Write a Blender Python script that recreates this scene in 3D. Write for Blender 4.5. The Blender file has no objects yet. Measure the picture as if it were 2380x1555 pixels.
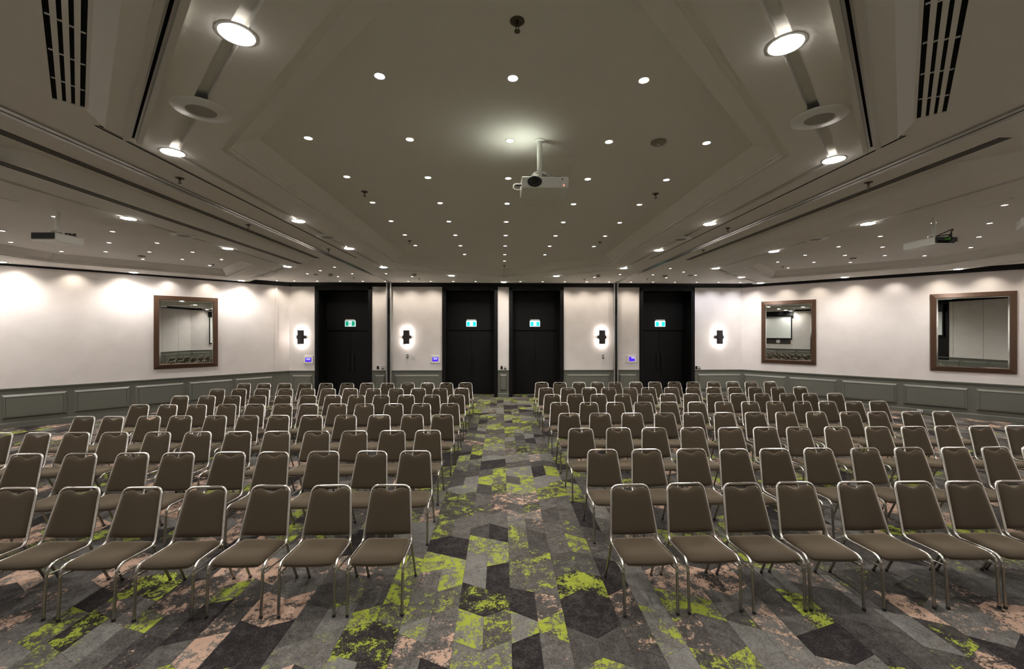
import bpy, bmesh, math, random
from mathutils import Vector, Matrix
random.seed(7)

# ------------------------------------------------------------------ camera, world, exposure
scene = bpy.context.scene
FPX, PX, HORIZON, EYE = 957.0, 1190.0, 770.5, 2.3       # photo frame 2380 x 1555
YAW = math.atan(25 / FPX)
cam_data = bpy.data.cameras.new('camera')
cam_data.sensor_width = 36.0
cam_data.lens = FPX / 2380 * 36.0
cam_data.shift_y = -(777.5 - HORIZON) / 2380
cam_data.clip_start = 0.05
cam = bpy.data.objects.new('camera', cam_data)
scene.collection.objects.link(cam)
cam.location = (0, 0, EYE)
cam.rotation_euler = (math.pi / 2, 0, -YAW)
scene.camera = cam
world = bpy.data.worlds.new('world'); scene.world = world
world.use_nodes = True
world.node_tree.nodes['Background'].inputs[0].default_value = (0.9, 0.92, 1, 1)
world.node_tree.nodes['Background'].inputs[1].default_value = 0.0
vs = scene.view_settings
vs.view_transform = 'Standard'; vs.look = 'None'; vs.gamma = 1.0; vs.use_curve_mapping = False
vs.exposure = 1.82
cy = scene.cycles
cy.max_bounces = 4; cy.diffuse_bounces = 3; cy.glossy_bounces = 3; cy.transmission_bounces = 1
cy.use_adaptive_sampling = True; cy.adaptive_threshold = .09; cy.adaptive_min_samples = 16
cy.caustics_reflective = False; cy.caustics_refractive = False
# lamp strengths (emission of diffusers / watts of spots)
P_BIG, P_SMALL, P_WASH, P_SCONCE = 30.0, 2.0, 9.0, 26.0
P_LED = 62.0
P_DOWN = 5.0

_c, _s = math.cos(YAW), math.sin(YAW)
def ray(px, py):
    a = (px - PX) / FPX
    return (a * _c + _s, -a * _s + _c, -(py - HORIZON) / FPX)
def at_z(px, py, z):
    r = ray(px, py); t = (z - EYE) / r[2]
    return (r[0] * t, r[1] * t)
def at_y(px, py, y):
    r = ray(px, py); t = y / r[1]
    return (r[0] * t, y, EYE + r[2] * t)
def project(x, y, z):
    cx, cy = x * _c - y * _s, x * _s + y * _c
    return (PX + FPX * cx / cy, HORIZON - FPX * (z - EYE) / cy) if cy > .05 else None

# ------------------------------------------------------------------ materials
M = {}
def nodes_of(name):
    m = bpy.data.materials.new(name); m.use_nodes = True
    nt = m.node_tree
    return m, nt, nt.nodes, nt.links, nt.nodes['Principled BSDF']
def mat(name, col, rough=.6, metal=0.0, spec=.5, noise=0.0, scale=40.0, bump=0.0, emit=None, strength=0.0, rnd=0.0, stretch=(1, 1, 1)):
    m, nt, N, L, b = nodes_of(name)
    b.inputs['Base Color'].default_value = (*col, 1)
    b.inputs['Roughness'].default_value = rough
    b.inputs['Metallic'].default_value = metal
    b.inputs['Specular IOR Level'].default_value = spec
    if emit:
        b.inputs['Emission Color'].default_value = (*emit, 1)
        b.inputs['Emission Strength'].default_value = strength
    if noise or bump or rnd:
        tc = N.new('ShaderNodeTexCoord'); mp = N.new('ShaderNodeMapping')
        mp.inputs['Scale'].default_value = stretch
        L.new(tc.outputs['Object'], mp.inputs['Vector'])
        nz = N.new('ShaderNodeTexNoise'); nz.inputs['Scale'].default_value = scale; nz.inputs['Detail'].default_value = 4
        L.new(mp.outputs['Vector'], nz.inputs['Vector'])
        mr = N.new('ShaderNodeMapRange')
        mr.inputs['To Min'].default_value = 1 - noise; mr.inputs['To Max'].default_value = 1 + noise
        L.new(nz.outputs['Fac'], mr.inputs['Value'])
        val = mr.outputs['Result']
        if rnd:
            oi = N.new('ShaderNodeObjectInfo'); r2 = N.new('ShaderNodeMapRange')
            r2.inputs['To Min'].default_value = 1 - rnd; r2.inputs['To Max'].default_value = 1 + rnd
            L.new(oi.outputs['Random'], r2.inputs['Value'])
            mu = N.new('ShaderNodeMath'); mu.operation = 'MULTIPLY'
            L.new(val, mu.inputs[0]); L.new(r2.outputs['Result'], mu.inputs[1]); val = mu.outputs['Value']
        vm = N.new('ShaderNodeVectorMath'); vm.operation = 'SCALE'
        vm.inputs[0].default_value = col
        L.new(val, vm.inputs['Scale'])
        L.new(vm.outputs['Vector'], b.inputs['Base Color'])
        if bump:
            bp = N.new('ShaderNodeBump'); bp.inputs['Strength'].default_value = bump; bp.inputs['Distance'].default_value = .004
            L.new(nz.outputs['Fac'], bp.inputs['Height']); L.new(bp.outputs['Normal'], b.inputs['Normal'])
    M[name] = m
    return m

mat('ceiling_paint', (.80, .780, .735), .8, noise=.02, scale=3)
mat('track_metal', (.55, .55, .53), .32, metal=.85)
mat('track_paint', (.62, .60, .55), .5)
mat('black_void', (.006, .006, .006), .9, spec=.1)
mat('dark_slot', (.02, .017, .014), .8, spec=.2)
mat('white_plastic', (.74, .73, .70), .4)
mat('speaker_cloth', (.36, .35, .32), .9, noise=.15, scale=300)
mat('black_wood', (.0036, .0034, .0036), .5, spec=.22, noise=.12, scale=20, stretch=(6, 6, 1))
mat('black_metal', (.018, .017, .017), .3, metal=.4)
mat('wainscot_paint', (.128, .128, .108), .45, spec=.35, noise=.03, scale=6)
mat('frame_bronze', (.085, .045, .026), .38, metal=.35, noise=.12, scale=10, stretch=(1, 1, 6))
mat('mirror_glass', (.80, .83, .79), .0, metal=1.0)
mat('mirror_bevel', (.92, .93, .90), .08, metal=1.0)
mat('chair_fabric', (.047, .035, .022), .8, spec=.12, noise=.10, scale=420, bump=.12, rnd=.10)
_b = M['chair_fabric'].node_tree.nodes['Principled BSDF']
_b.inputs['Sheen Weight'].default_value = .75; _b.inputs['Sheen Roughness'].default_value = .35; _b.inputs['Sheen Tint'].default_value = (.85, .70, .52, 1)
mat('chrome', (.72, .70, .66), .16, metal=1.0)
mat('leg_chrome', (.34, .32, .28), .26, metal=.9)
mat('rubber', (.012, .012, .012), .7)
mat('projector_white', (.80, .81, .76), .35)
mat('projector_dark', (.03, .03, .032), .45)
mat('lens_glass', (.008, .008, .010), .05, spec=.8)
mat('sprinkler_brass', (.10, .085, .06), .35, metal=.8)
mat('beige_plastic', (.30, .27, .21), .5)
mat('sconce_metal', (.030, .026, .026), .4, metal=.2)
mat('screen_cloth', (.80, .82, .80), .9)
mat('green_tag', (.10, .42, .05), .5)
mat('red_led', (.5, .02, .02), .4, emit=(1, .08, .05), strength=3)
mat('floor_base', (.05, .048, .045), .95)
def emitter(name, col, strength):
    mat(name, tuple(.25 * v for v in col) if strength < 2 else (.8, .8, .8), .5, emit=col, strength=strength)
emitter('led_diffuser', (1.0, .95, .885), P_BIG)
emitter('spot_glow', (1.0, .90, .76), P_SMALL * 3)
emitter('spot_cool', (.86, .93, 1.0), P_SMALL * 3)
emitter('sconce_lamp', (1.0, .93, .86), P_SCONCE)
emitter('touch_blue', (.07, .01, .80), .28)
emitter('touch_pale', (.55, .55, 1.0), .25)
emitter('exit_green', (.0, .36, .20), .28)
emitter('exit_cyan', (.0, .80, .66), .36)
emitter('exit_white', (.75, 1.0, .95), .30)
emitter('exit_glare', (.70, 1.0, 1.0), .45)
mat('sign_grey', (.62, .62, .60), .5)
for nm in ('spot_glow', 'spot_cool', 'touch_blue', 'touch_pale', 'exit_green', 'exit_cyan', 'exit_white', 'exit_glare', 'red_led'):
    M[nm].cycles.emission_sampling = 'NONE'

# wallpaper: fine woven linen
def wallpaper():
    m, nt, N, L, b = nodes_of('wallpaper')
    tc = N.new('ShaderNodeTexCoord')
    vals = []
    for sc, st in ((55, (1, 1, 9)), (55, (8, 8, 1)), (2.2, (1, 1, 1))):
        mp = N.new('ShaderNodeMapping'); mp.inputs['Scale'].default_value = st
        L.new(tc.outputs['Object'], mp.inputs['Vector'])
        nz = N.new('ShaderNodeTexNoise'); nz.inputs['Scale'].default_value = sc; nz.inputs['Detail'].default_value = 3
        L.new(mp.outputs['Vector'], nz.inputs['Vector']); vals.append(nz.outputs['Fac'])
    a = N.new('ShaderNodeMath'); a.operation = 'ADD'; L.new(vals[0], a.inputs[0]); L.new(vals[1], a.inputs[1])
    a2 = N.new('ShaderNodeMath'); a2.operation = 'ADD'; L.new(a.outputs[0], a2.inputs[0]); L.new(vals[2], a2.inputs[1])
    rp = N.new('ShaderNodeValToRGB')
    rp.color_ramp.elements[0].position = .30; rp.color_ramp.elements[0].color = (.575, .530, .505, 1)
    rp.color_ramp.elements[1].position = .70; rp.color_ramp.elements[1].color = (.745, .695, .675, 1)
    d = N.new('ShaderNodeMath'); d.operation = 'DIVIDE'; d.inputs[1].default_value = 3
    L.new(a2.outputs[0], d.inputs[0]); L.new(d.outputs[0], rp.inputs['Fac'])
    L.new(rp.outputs['Color'], b.inputs['Base Color'])
    b.inputs['Roughness'].default_value = .75; b.inputs['Specular IOR Level'].default_value = .25
    M['wallpaper'] = m
wallpaper()

# carpet: the vertex colour holds (tone, lime share, peach share) of the piece, 'seed' its pattern offset
def carpet():
    m, nt, N, L, b = nodes_of('carpet')
    at = N.new('ShaderNodeAttribute'); at.attribute_name = 'style'
    sp = N.new('ShaderNodeSeparateColor'); L.new(at.outputs['Color'], sp.inputs['Color'])
    ge = N.new('ShaderNodeNewGeometry')
    sv = N.new('ShaderNodeVectorMath'); sv.operation = 'SCALE'; sv.inputs[0].default_value = (37, 53, 71)
    L.new(at.outputs['Alpha'], sv.inputs['Scale'])
    ad = N.new('ShaderNodeVectorMath'); ad.operation = 'ADD'
    L.new(ge.outputs['Position'], ad.inputs[0]); L.new(sv.outputs['Vector'], ad.inputs[1])
    def noise(scale, detail, rough=.6, dist=0.0, vec=ad.outputs['Vector']):
        n = N.new('ShaderNodeTexNoise'); n.inputs['Scale'].default_value = scale
        n.inputs['Detail'].default_value = detail; n.inputs['Roughness'].default_value = rough
        n.inputs['Distortion'].default_value = dist
        L.new(vec, n.inputs['Vector']); return n.outputs['Fac']
    def math2(op, a, bb):
        n = N.new('ShaderNodeMath'); n.operation = op
        for i, v in enumerate((a, bb)):
            if isinstance(v, (int, float)): n.inputs[i].default_value = v
            else: L.new(v, n.inputs[i])
        return n.outputs[0]
    def step(v, lo, hi):
        n = N.new('ShaderNodeMapRange'); n.clamp = True
        n.inputs['From Min'].default_value = lo; n.inputs['From Max'].default_value = hi
        L.new(v, n.inputs['Value']); return n.outputs['Result']
    speck = noise(75, 3, .7)
    blot = noise(11, 5, .75, .4)
    tone = N.new('ShaderNodeValToRGB'); cr = tone.color_ramp
    cr.elements[0].position = 0; cr.elements[0].color = (.015, .012, .0125, 1)
    cr.elements[1].position = 1; cr.elements[1].color = (.175, .168, .155, 1)
    e = cr.elements.new(.45); e.color = (.066, .060, .054, 1)
    t = math2('ADD', sp.outputs['Red'], math2('MULTIPLY', math2('SUBTRACT', speck, .5), 1.0))
    t = math2('ADD', t, math2('MULTIPLY', math2('SUBTRACT', blot, .5), .9))
    L.new(t, tone.inputs['Fac'])
    fine = math2('MULTIPLY', math2('SUBTRACT', noise(55, 5, .85), .5), .50)
    big = math2('ADD', noise(7.5, 9, .80, .15), fine)
    gm = step(math2('ADD', big, math2('SUBTRACT', sp.outputs['Green'], 1.0)), 0.0, .012)
    off = N.new('ShaderNodeVectorMath'); off.operation = 'ADD'; off.inputs[1].default_value = (11, 7, 3)
    L.new(ad.outputs['Vector'], off.inputs[0])
    big2 = math2('ADD', noise(8.5, 9, .80, .2, off.outputs['Vector']), fine)
    pm = step(math2('ADD', big2, math2('SUBTRACT', sp.outputs['Blue'], 1.0)), 0.0, .012)
    m1 = N.new('ShaderNodeMix'); m1.data_type = 'RGBA'
    L.new(pm, m1.inputs['Factor']); L.new(tone.outputs['Color'], m1.inputs['A']); m1.inputs['B'].default_value = (.375, .250, .185, 1)
    m2 = N.new('ShaderNodeMix'); m2.data_type = 'RGBA'
    L.new(gm, m2.inputs['Factor']); L.new(m1.outputs['Result'], m2.inputs['A']); m2.inputs['B'].default_value = (.240, .278, .036, 1)
    L.new(m2.outputs['Result'], b.inputs['Base Color'])
    b.inputs['Roughness'].default_value = .95; b.inputs['Specular IOR Level'].default_value = .12
    bp = N.new('ShaderNodeBump'); bp.inputs['Strength'].default_value = .25; bp.inputs['Distance'].default_value = .004
    L.new(noise(260, 2), bp.inputs['Height']); L.new(bp.outputs['Normal'], b.inputs['Normal'])
    M['carpet'] = m
carpet()

# ------------------------------------------------------------------ helpers
COL = scene.collection
def link(o, parent=None):
    COL.objects.link(o)
    if parent is not None: o.parent = parent
    return o
def tag(o, label=None, cat=None, group=None, kind=None):
    if label: o['label'] = label
    if cat: o['category'] = cat
    if group: o['group'] = group
    if kind: o['kind'] = kind
    return o
def thing(name, label, cat, loc=(0, 0, 0), rz=0.0, group=None):
    o = bpy.data.objects.new(name, None)
    o.empty_display_size = .1
    o.location = loc; o.rotation_euler = (0, 0, rz)
    link(o)
    return tag(o, label, cat, group)
class MB:
    """collects faces, builds one mesh object"""
    def __init__(self): self.v = []; self.f = []
    def add(self, verts, faces):
        o = len(self.v); self.v += [tuple(p) for p in verts]
        self.f += [tuple(i + o for i in f) for f in faces]
        return self
    def box(self, x0, x1, y0, y1, z0, z1):
        return self.add([(x0, y0, z0), (x1, y0, z0), (x1, y1, z0), (x0, y1, z0), (x0, y0, z1), (x1, y0, z1), (x1, y1, z1), (x0, y1, z1)],
                        [(0, 3, 2, 1), (4, 5, 6, 7), (0, 1, 5, 4), (1, 2, 6, 5), (2, 3, 7, 6), (3, 0, 4, 7)])
    def loops(self, loops, cap0=False, cap1=False, closed=True):
        n = len(loops[0]); o = len(self.v)
        for lp in loops: self.v += [tuple(p) for p in lp]
        for k in range(len(loops) - 1):
            for i in range(n if closed else n - 1):
                j = (i + 1) % n
                self.f.append((o + k * n + i, o + k * n + j, o + (k + 1) * n + j, o + (k + 1) * n + i))
        if cap0: self.f.append(tuple(o + i for i in reversed(range(n))))
        if cap1: self.f.append(tuple(o + (len(loops) - 1) * n + i for i in range(n)))
        return self
    def cyl(self, x, y, z0, z1, r0, r1=None, n=16):
        r1 = r0 if r1 is None else r1
        c = [(math.cos(2 * math.pi * i / n), math.sin(2 * math.pi * i / n)) for i in range(n)]
        return self.loops([[(x + r0 * a, y + r0 * b, z0) for a, b in c], [(x + r1 * a, y + r1 * b, z1) for a, b in c]], True, True)
    def lathe(self, prof, n=24, x=0, y=0, caps=(False, False)):
        c = [(math.cos(2 * math.pi * i / n), math.sin(2 * math.pi * i / n)) for i in range(n)]
        return self.loops([[(x + r * a, y + r * b, z) for a, b in c] for r, z in prof], *caps)
    def tube(self, pts, r, n=8, sy=1.0, cap=True):
        pts = [Vector(p) for p in pts]
        T = []
        for i in range(len(pts)):
            a = pts[max(i - 1, 0)]; b = pts[min(i + 1, len(pts) - 1)]
            T.append((b - a).normalized())
        up = Vector((1, 0, 0)) if abs(T[0].x) < .8 else Vector((0, 1, 0))
        nrm = (up - T[0] * up.dot(T[0])).normalized()
        lps = []
        for i, p in enumerate(pts):
            nrm = (nrm - T[i] * nrm.dot(T[i])).normalized()
            bn = T[i].cross(nrm)
            lps.append([p + nrm * (r * math.cos(2 * math.pi * (k + .5) / n)) + bn * (r * sy * math.sin(2 * math.pi * (k + .5) / n)) for k in range(n)])
        return self.loops(lps, cap, cap)
    def mesh(self, name, material, smooth=False, angle=None):
        me = bpy.data.meshes.new(name)
        me.from_pydata(self.v, [], self.f)
        bm = bmesh.new(); bm.from_mesh(me)
        bmesh.ops.recalc_face_normals(bm, faces=bm.faces)
        bm.to_mesh(me); bm.free()
        me.materials.append(M[material])
        if smooth:
            me.polygons.foreach_set('use_smooth', [True] * len(me.polygons))
            if angle: me.set_sharp_from_angle(angle=math.radians(angle))
        return me
    def build(self, name, material, parent=None, smooth=False, angle=None):
        return link(bpy.data.objects.new(name, self.mesh(name, material, smooth, angle)), parent)
def copy_tree(o, parent=None):
    c = o.copy(); COL.objects.link(c); c.parent = parent
    for ch in list(o.children):
        if ch.type != 'LIGHT': copy_tree(ch, c)
    return c
def fillet(pts, radii, n=5):
    out = [Vector(pts[0])]
    for i in range(1, len(pts) - 1):
        p, a, b = Vector(pts[i]), Vector(pts[i - 1]), Vector(pts[i + 1])
        r = radii[i - 1]
        da, db = (a - p).normalized(), (b - p).normalized()
        s, e = p + da * r, p + db * r
        for k in range(n + 1):
            t = k / n
            out.append(s.lerp(p, t).lerp(p.lerp(e, t), t))
    out.append(Vector(pts[-1]))
    return out
def offset(poly, d):
    """offset a counter-clockwise convex polygon outwards by d (or by a list, one per edge)"""
    n = len(poly); ds = d if isinstance(d, (list, tuple)) else [d] * n
    L = []
    for i in range(n):
        (x0, y0), (x1, y1) = poly[i], poly[(i + 1) % n]
        l = math.hypot(x1 - x0, y1 - y0); nx, ny = (y1 - y0) / l, -(x1 - x0) / l
        L.append((nx, ny, nx * x0 + ny * y0 + ds[i]))
    out = []
    for i in range(n):
        a, b, c = L[i - 1]; d2, e, f = L[i]
        det = a * e - b * d2
        out.append(((c * e - b * f) / det, (a * f - c * d2) / det))
    return out
ORD = ['zero', 'one', 'two', 'three', 'four', 'five', 'six', 'seven', 'eight', 'nine', 'ten', 'eleven', 'twelve', 'thirteen', 'fourteen', 'fifteen', 'sixteen', 'seventeen', 'eighteen', 'nineteen', 'twenty', 'twenty-one']

# ------------------------------------------------------------------ room measures
CX, CYM = .08, 6.9                     # plan centre of the room
YB, YF = 14.455, -.655                 # back and front wall planes
ZU, ZS, ZC = 3.99, 3.87, 4.05          # upper ceiling, dropped islands, coffer ceilings
RAIL, CORN = .95, 3.86
P_BL, P_BR = (-7.34, YB), (8.57, YB)
P_SL, P_SL2 = (-12.6, YB - (12.6 - 7.34)), (-12.6, 2 * CYM - (YB - (12.6 - 7.34)))
P_SR, P_SR2 = (13.6, YB - (13.6 - 8.57)), (13.6, 2 * CYM - (YB - (13.6 - 8.57)))
P_FL, P_FR = (-7.34, YF), (8.57, YF)
ROOM = [P_FL, P_FR, P_SR2, P_SR, P_BR, P_BL, P_SL, P_SL2]     # counter-clockwise
def inside_room(x, y, m=0.0):
    n = len(ROOM)
    for i in range(n):
        (x0, y0), (x1, y1) = ROOM[i], ROOM[(i + 1) % n]
        l = math.hypot(x1 - x0, y1 - y0)
        if ((x1 - x0) * (y - y0) - (y1 - y0) * (x - x0)) / l < m: return False
    return True

# ------------------------------------------------------------------ floor
fl = MB().add([(x, y, -.005) for x, y in offset(ROOM, .9)] + [(x, y, -.15) for x, y in offset(ROOM, .9)],
              [tuple(range(8)), tuple(range(15, 7, -1))] + [(i, (i + 1) % 8, 8 + (i + 1) % 8, 8 + i) for i in range(8)])
floor = tag(fl.build('floor', 'floor_base'), 'patterned carpet floor of grey, lime green and peach pieces', kind='structure')

def make_carpet():
    W, X0 = .43, .076
    pieces = []
    k0, k1 = int((-12.8 - X0) / W) - 1, int((13.8 - X0) / W) + 1
    rnd = random.Random(21)
    for k in range(k0, k1 + 1):
        xa, xb = X0 + k * W, X0 + (k + 1) * W
        xm = (xa + xb) / 2
        y = YF - .3 - rnd.random() * .3
        prev = None
        while y < YB + .9:
            h = rnd.choice((.24, .30, .36, .46))
            sl = rnd.choice((-.09, .09, -.11, .11, .07, -.07))
            typ = rnd.random()
            bl = (y - sl, y, y + sl) if typ < .45 else (y - sl * .6, y + sl * .6, y - sl * .6)
            if prev:
                split = rnd.random() < .62
                if split:
                    polys = [[(xa, prev[0]), (xm, prev[1]), (xm, bl[1]), (xa, bl[0])], [(xm, prev[1]), (xb, prev[2]), (xb, bl[2]), (xm, bl[1])]]
                else:
                    polys = [[(xa, prev[0]), (xm, prev[1]), (xb, prev[2]), (xb, bl[2]), (xm, bl[1]), (xa, bl[0])]]
                for pl in polys:
                    cx = sum(p[0] for p in pl) / len(pl); cy = sum(p[1] for p in pl) / len(pl)
                    ok = inside_room(cx, cy, -.02) or (YB - .05 < cy < YB + .85 and -6.6 < cx < 7)
                    if not ok: continue
                    d = abs(cx - CX)
                    aisle = d < 1.35
                    tone = rnd.choice((.08, .30, .36, .42, .48, .55, .66, .78) if aisle else (.05, .22, .30, .36, .40, .46, .52, .62, .70))
                    g = p = 0.0
                    q = rnd.random()
                    if aisle:
                        g = rnd.choice((0, .30, .34, .36))
                        if q < .52: g = rnd.choice((.40, .44, .46, .49, .52))
                        elif q < .70: p = rnd.choice((.38, .42, .47))
                        if tone < .1 and q > .15: g = p = 0
                    else:
                        near = max(0.0, 1 - (d - 1.35) / 5)
                        if q < .12 + .16 * near: g = rnd.choice((.40, .45, .50))
                        elif q < .62: p = rnd.choice((.38, .42, .46, .50, .54))
                        if tone < .1: p = 0
                    pieces.append((pl, (tone, g, p, rnd.random())))
            prev = bl
            y += h
    def screen_area(pl):
        pts = [project(x, y, 0) for x, y in pl]
        if any(q is None for q in pts): return 0
        cx = sum(q[0] for q in pts) / len(pts); cy = sum(q[1] for q in pts) / len(pts)
        if not (0 < cx < 2380 and 780 < cy < 1555): return 0
        return abs(sum(pts[i][0] * pts[(i + 1) % len(pts)][1] - pts[(i + 1) % len(pts)][0] * pts[i][1] for i in range(len(pts)))) / 2
    pieces.sort(key=lambda q: -screen_area(q[0]))
    G = .0009
    def geom(pl):
        cx = sum(p[0] for p in pl) / len(pl); cy = sum(p[1] for p in pl) / len(pl)
        n = len(pl)
        ins = [(x - math.copysign(G, x - cx), y - math.copysign(G, y - cy)) for x, y in pl]
        v = [(x, y, 0.0) for x, y in ins] + [(x, y, -.006) for x, y in ins]
        return v, [tuple(range(n))] + [(i, (i + 1) % n, n + (i + 1) % n, n + i) for i in range(n)]
    def paint(me, styles):
        ca = me.attributes.new('style', 'FLOAT_COLOR', 'POINT')
        flat = []
        for st in styles: flat += st
        ca.data.foreach_set('color', flat)
    for pl, st in pieces[:298]:
        v, f = geom(pl)
        me = bpy.data.meshes.new('carpet_tile'); me.from_pydata(v, [], f)
        paint(me, [st] * len(v)); me.materials.append(M['carpet'])
        link(bpy.data.objects.new('carpet_tile', me), floor)
    mb = MB(); styles = []
    for pl, st in pieces[298:]:
        v, f = geom(pl); mb.add(v, f); styles += [st] * len(v)
    me = bpy.data.meshes.new('carpet_field'); me.from_pydata(mb.v, [], mb.f)
    paint(me, styles); me.materials.append(M['carpet'])
    o = link(bpy.data.objects.new('carpet_field', me), floor); o['kind'] = 'stuff'
make_carpet()

# ------------------------------------------------------------------ walls
class Wall:
    """local frame: u along the wall from a to b, n into the room, z up"""
    def __init__(self, a, b):
        self.a, self.b = Vector((*a, 0)), Vector((*b, 0))
        self.L = (self.b - self.a).length
        self.u = (self.b - self.a).normalized()
        n = Vector((-self.u.y, self.u.x, 0))
        if n.dot(Vector((CX, CYM, 0)) - self.a) < 0: n = -n
        self.n = n
    def p(self, u, n, z): return self.a + self.u * u + self.n * n + Vector((0, 0, z))
    def hit(self, px, py=770.5):
        r = Vector(ray(px, py)); o = self.a
        t = o.dot(self.n) / (r.x * self.n.x + r.y * self.n.y)
        q = Vector((r.x * t, r.y * t, 0))
        return (q - self.a).dot(self.u), EYE + r.z * t
    def box(self, mb, u0, u1, n0, n1, z0, z1):
        P = self.p
        return mb.add([P(u0, n0, z0), P(u1, n0, z0), P(u1, n1, z0), P(u0, n1, z0), P(u0, n0, z1), P(u1, n0, z1), P(u1, n1, z1), P(u0, n1, z1)],
                      [(0, 3, 2, 1), (4, 5, 6, 7), (0, 1, 5, 4), (1, 2, 6, 5), (2, 3, 7, 6), (3, 0, 4, 7)])
    def extrude(self, mb, u0, u1, prof):
        """prof: closed list of (n, z)"""
        return mb.loops([[self.p(u0, n, z) for n, z in prof], [self.p(u1, n, z) for n, z in prof]], True, True)
trim_no = [0]
def build_wall(side, a, b, spans=None, panels=None, label=''):
    w = Wall(a, b)
    spans = spans or [(0, w.L)]
    mb = MB()
    for u0, u1 in spans: w.box(mb, u0, u1, -.18, 0, -.1, 4.3)
    o = tag(mb.build('wall_' + side, 'wallpaper'), label, kind='structure')
    bb = MB(); wb = MB(); rb = MB()
    for u0, u1 in spans:
        w.box(wb, u0, u1, 0, .012, .12, RAIL - .05)
        w.extrude(bb, u0, u1, [(0, 0), (.032, 0), (.032, .112), (.022, .126), (.014, .132), (0, .132)])
        w.extrude(rb, u0, u1, [(0, RAIL - .07), (.016, RAIL - .07), (.022, RAIL - .055), (.022, RAIL - .045), (.036, RAIL - .036), (.040, RAIL - .006), (.034, RAIL), (0, RAIL)])
    wb.build('wainscot', 'wainscot_paint', o)
    rb.build('chair_rail', 'wainscot_paint', o)
    tag(bb.build('baseboard_' + side, 'wainscot_paint'), 'grey skirting board along the ' + side.replace('_', ' ') + ' wall', kind='structure')
    cb = MB()
    prof = [(0, CORN), (.030, CORN), (.034, CORN + .03), (.060, CORN + .05), (.085, CORN + .09), (.10, CORN + .105), (.10, ZU), (0, ZU)]
    w.extrude(cb, 0, w.L, prof)
    trim_no[0] += 1
    tag(cb.build('trim_%d' % trim_no[0], 'black_wood'), 'black cornice moulding along the top of the ' + side.replace('_', ' ') + ' wall', kind='structure')
    if panels is None:
        n = max(1, round(w.L / 1.22)); s = w.L / n
        panels = [(k * s + .07, (k + 1) * s - .07) for k in range(n)]
    for u0, u1 in panels:
        z0, z1 = .215, .795
        mb = MB(); lps = []
        k = min(1.0, (u1 - u0) / .5)
        for ins, h in ((0, .012), (.046, .056), (.062, .056), (.063, .046), (.071, .046), (.072, .054), (.09, .054)):
            i = ins * (k if ins > .02 else 1)
            lps.append([w.p(u0 + i, h, z0 + ins), w.p(u1 - i, h, z0 + ins), w.p(u1 - i, h, z1 - ins), w.p(u0 + i, h, z1 - ins)])
        mb.loops(lps, False, True)
        mb.build('wainscot_panel', 'wainscot_paint', o)
    return w, o

WB = Wall(P_BL, P_BR)
door_px = [(732.5, 865), (1028, 1157), (1183, 1310), (1486, 1614)]
door_u = [(WB.hit(a)[0], WB.hit(b)[0]) for a, b in door_px]
spans, u = [], 0
for a, b in door_u: spans.append((u, a)); u = b
spans.append((u, WB.L))
bp = [(WB.hit(a)[0], WB.hit(b)[0]) for a, b in ((652, 727), (872, 895), (917, 1021), (1162.5, 1177.5), (1317, 1417.5), (1438, 1478.5), (1620.5, 1721))]
bp[0] = (.12, bp[0][1])
wb, wall_back = build_wall('back', P_BL, P_BR, spans, bp, 'back wall with four tall black double doors and grey wainscot')
WL = Wall(P_SL, P_BL)
lp = [(WL.hit(a)[0], WL.hit(b)[0]) for a, b in ((3, 157), (171, 302), (314, 428), (439, 540), (547, 633))]
lp.insert(0, (.08, lp[0][0] - .14))
wl, wall_left = build_wall('back_left', P_SL, P_BL, None, lp, 'angled wall with pale woven wallpaper and a single mirror')
WR = Wall(P_BR, P_SR)
rp = [(WR.hit(a)[0], WR.hit(b)[0]) for a, b in ((1729, 1827), (1834, 1946), (1956.5, 2086), (2098, 2250.6))]
u = rp[-1][1] + .13
while u < WR.L - .5: rp.append((u, min(u + 1.13, WR.L - .08))); u += 1.26
wr, wall_right = build_wall('back_right', P_BR, P_SR, None, rp, 'angled wall with pale woven wallpaper and two mirrors')
wsl, wall_sl = build_wall('left', P_SL2, P_SL, label='short side wall beyond the single mirror wall')
wsr, wall_sr = build_wall('right', P_SR, P_SR2, label='short side wall beyond the two mirror wall')
wfl, wall_fl = build_wall('front_left', P_FL, P_SL2, label='angled wall behind the viewpoint facing the two mirror wall')
wfr, wall_fr = build_wall('front_right', P_SR2, P_FR, label='angled wall behind the viewpoint facing the single mirror wall')
wf, wall_f = build_wall('front', P_FL, P_FR, label='plain wall behind the viewpoint')
# shallow pilaster step near the back corner of the single-mirror wall
ust = WL.hit(642)[0]
mb = MB(); WL.box(mb, ust - .03, ust + .03, 0, .028, RAIL, CORN + .01)
mb.build('corner_strip', 'wallpaper', wall_left)

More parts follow.
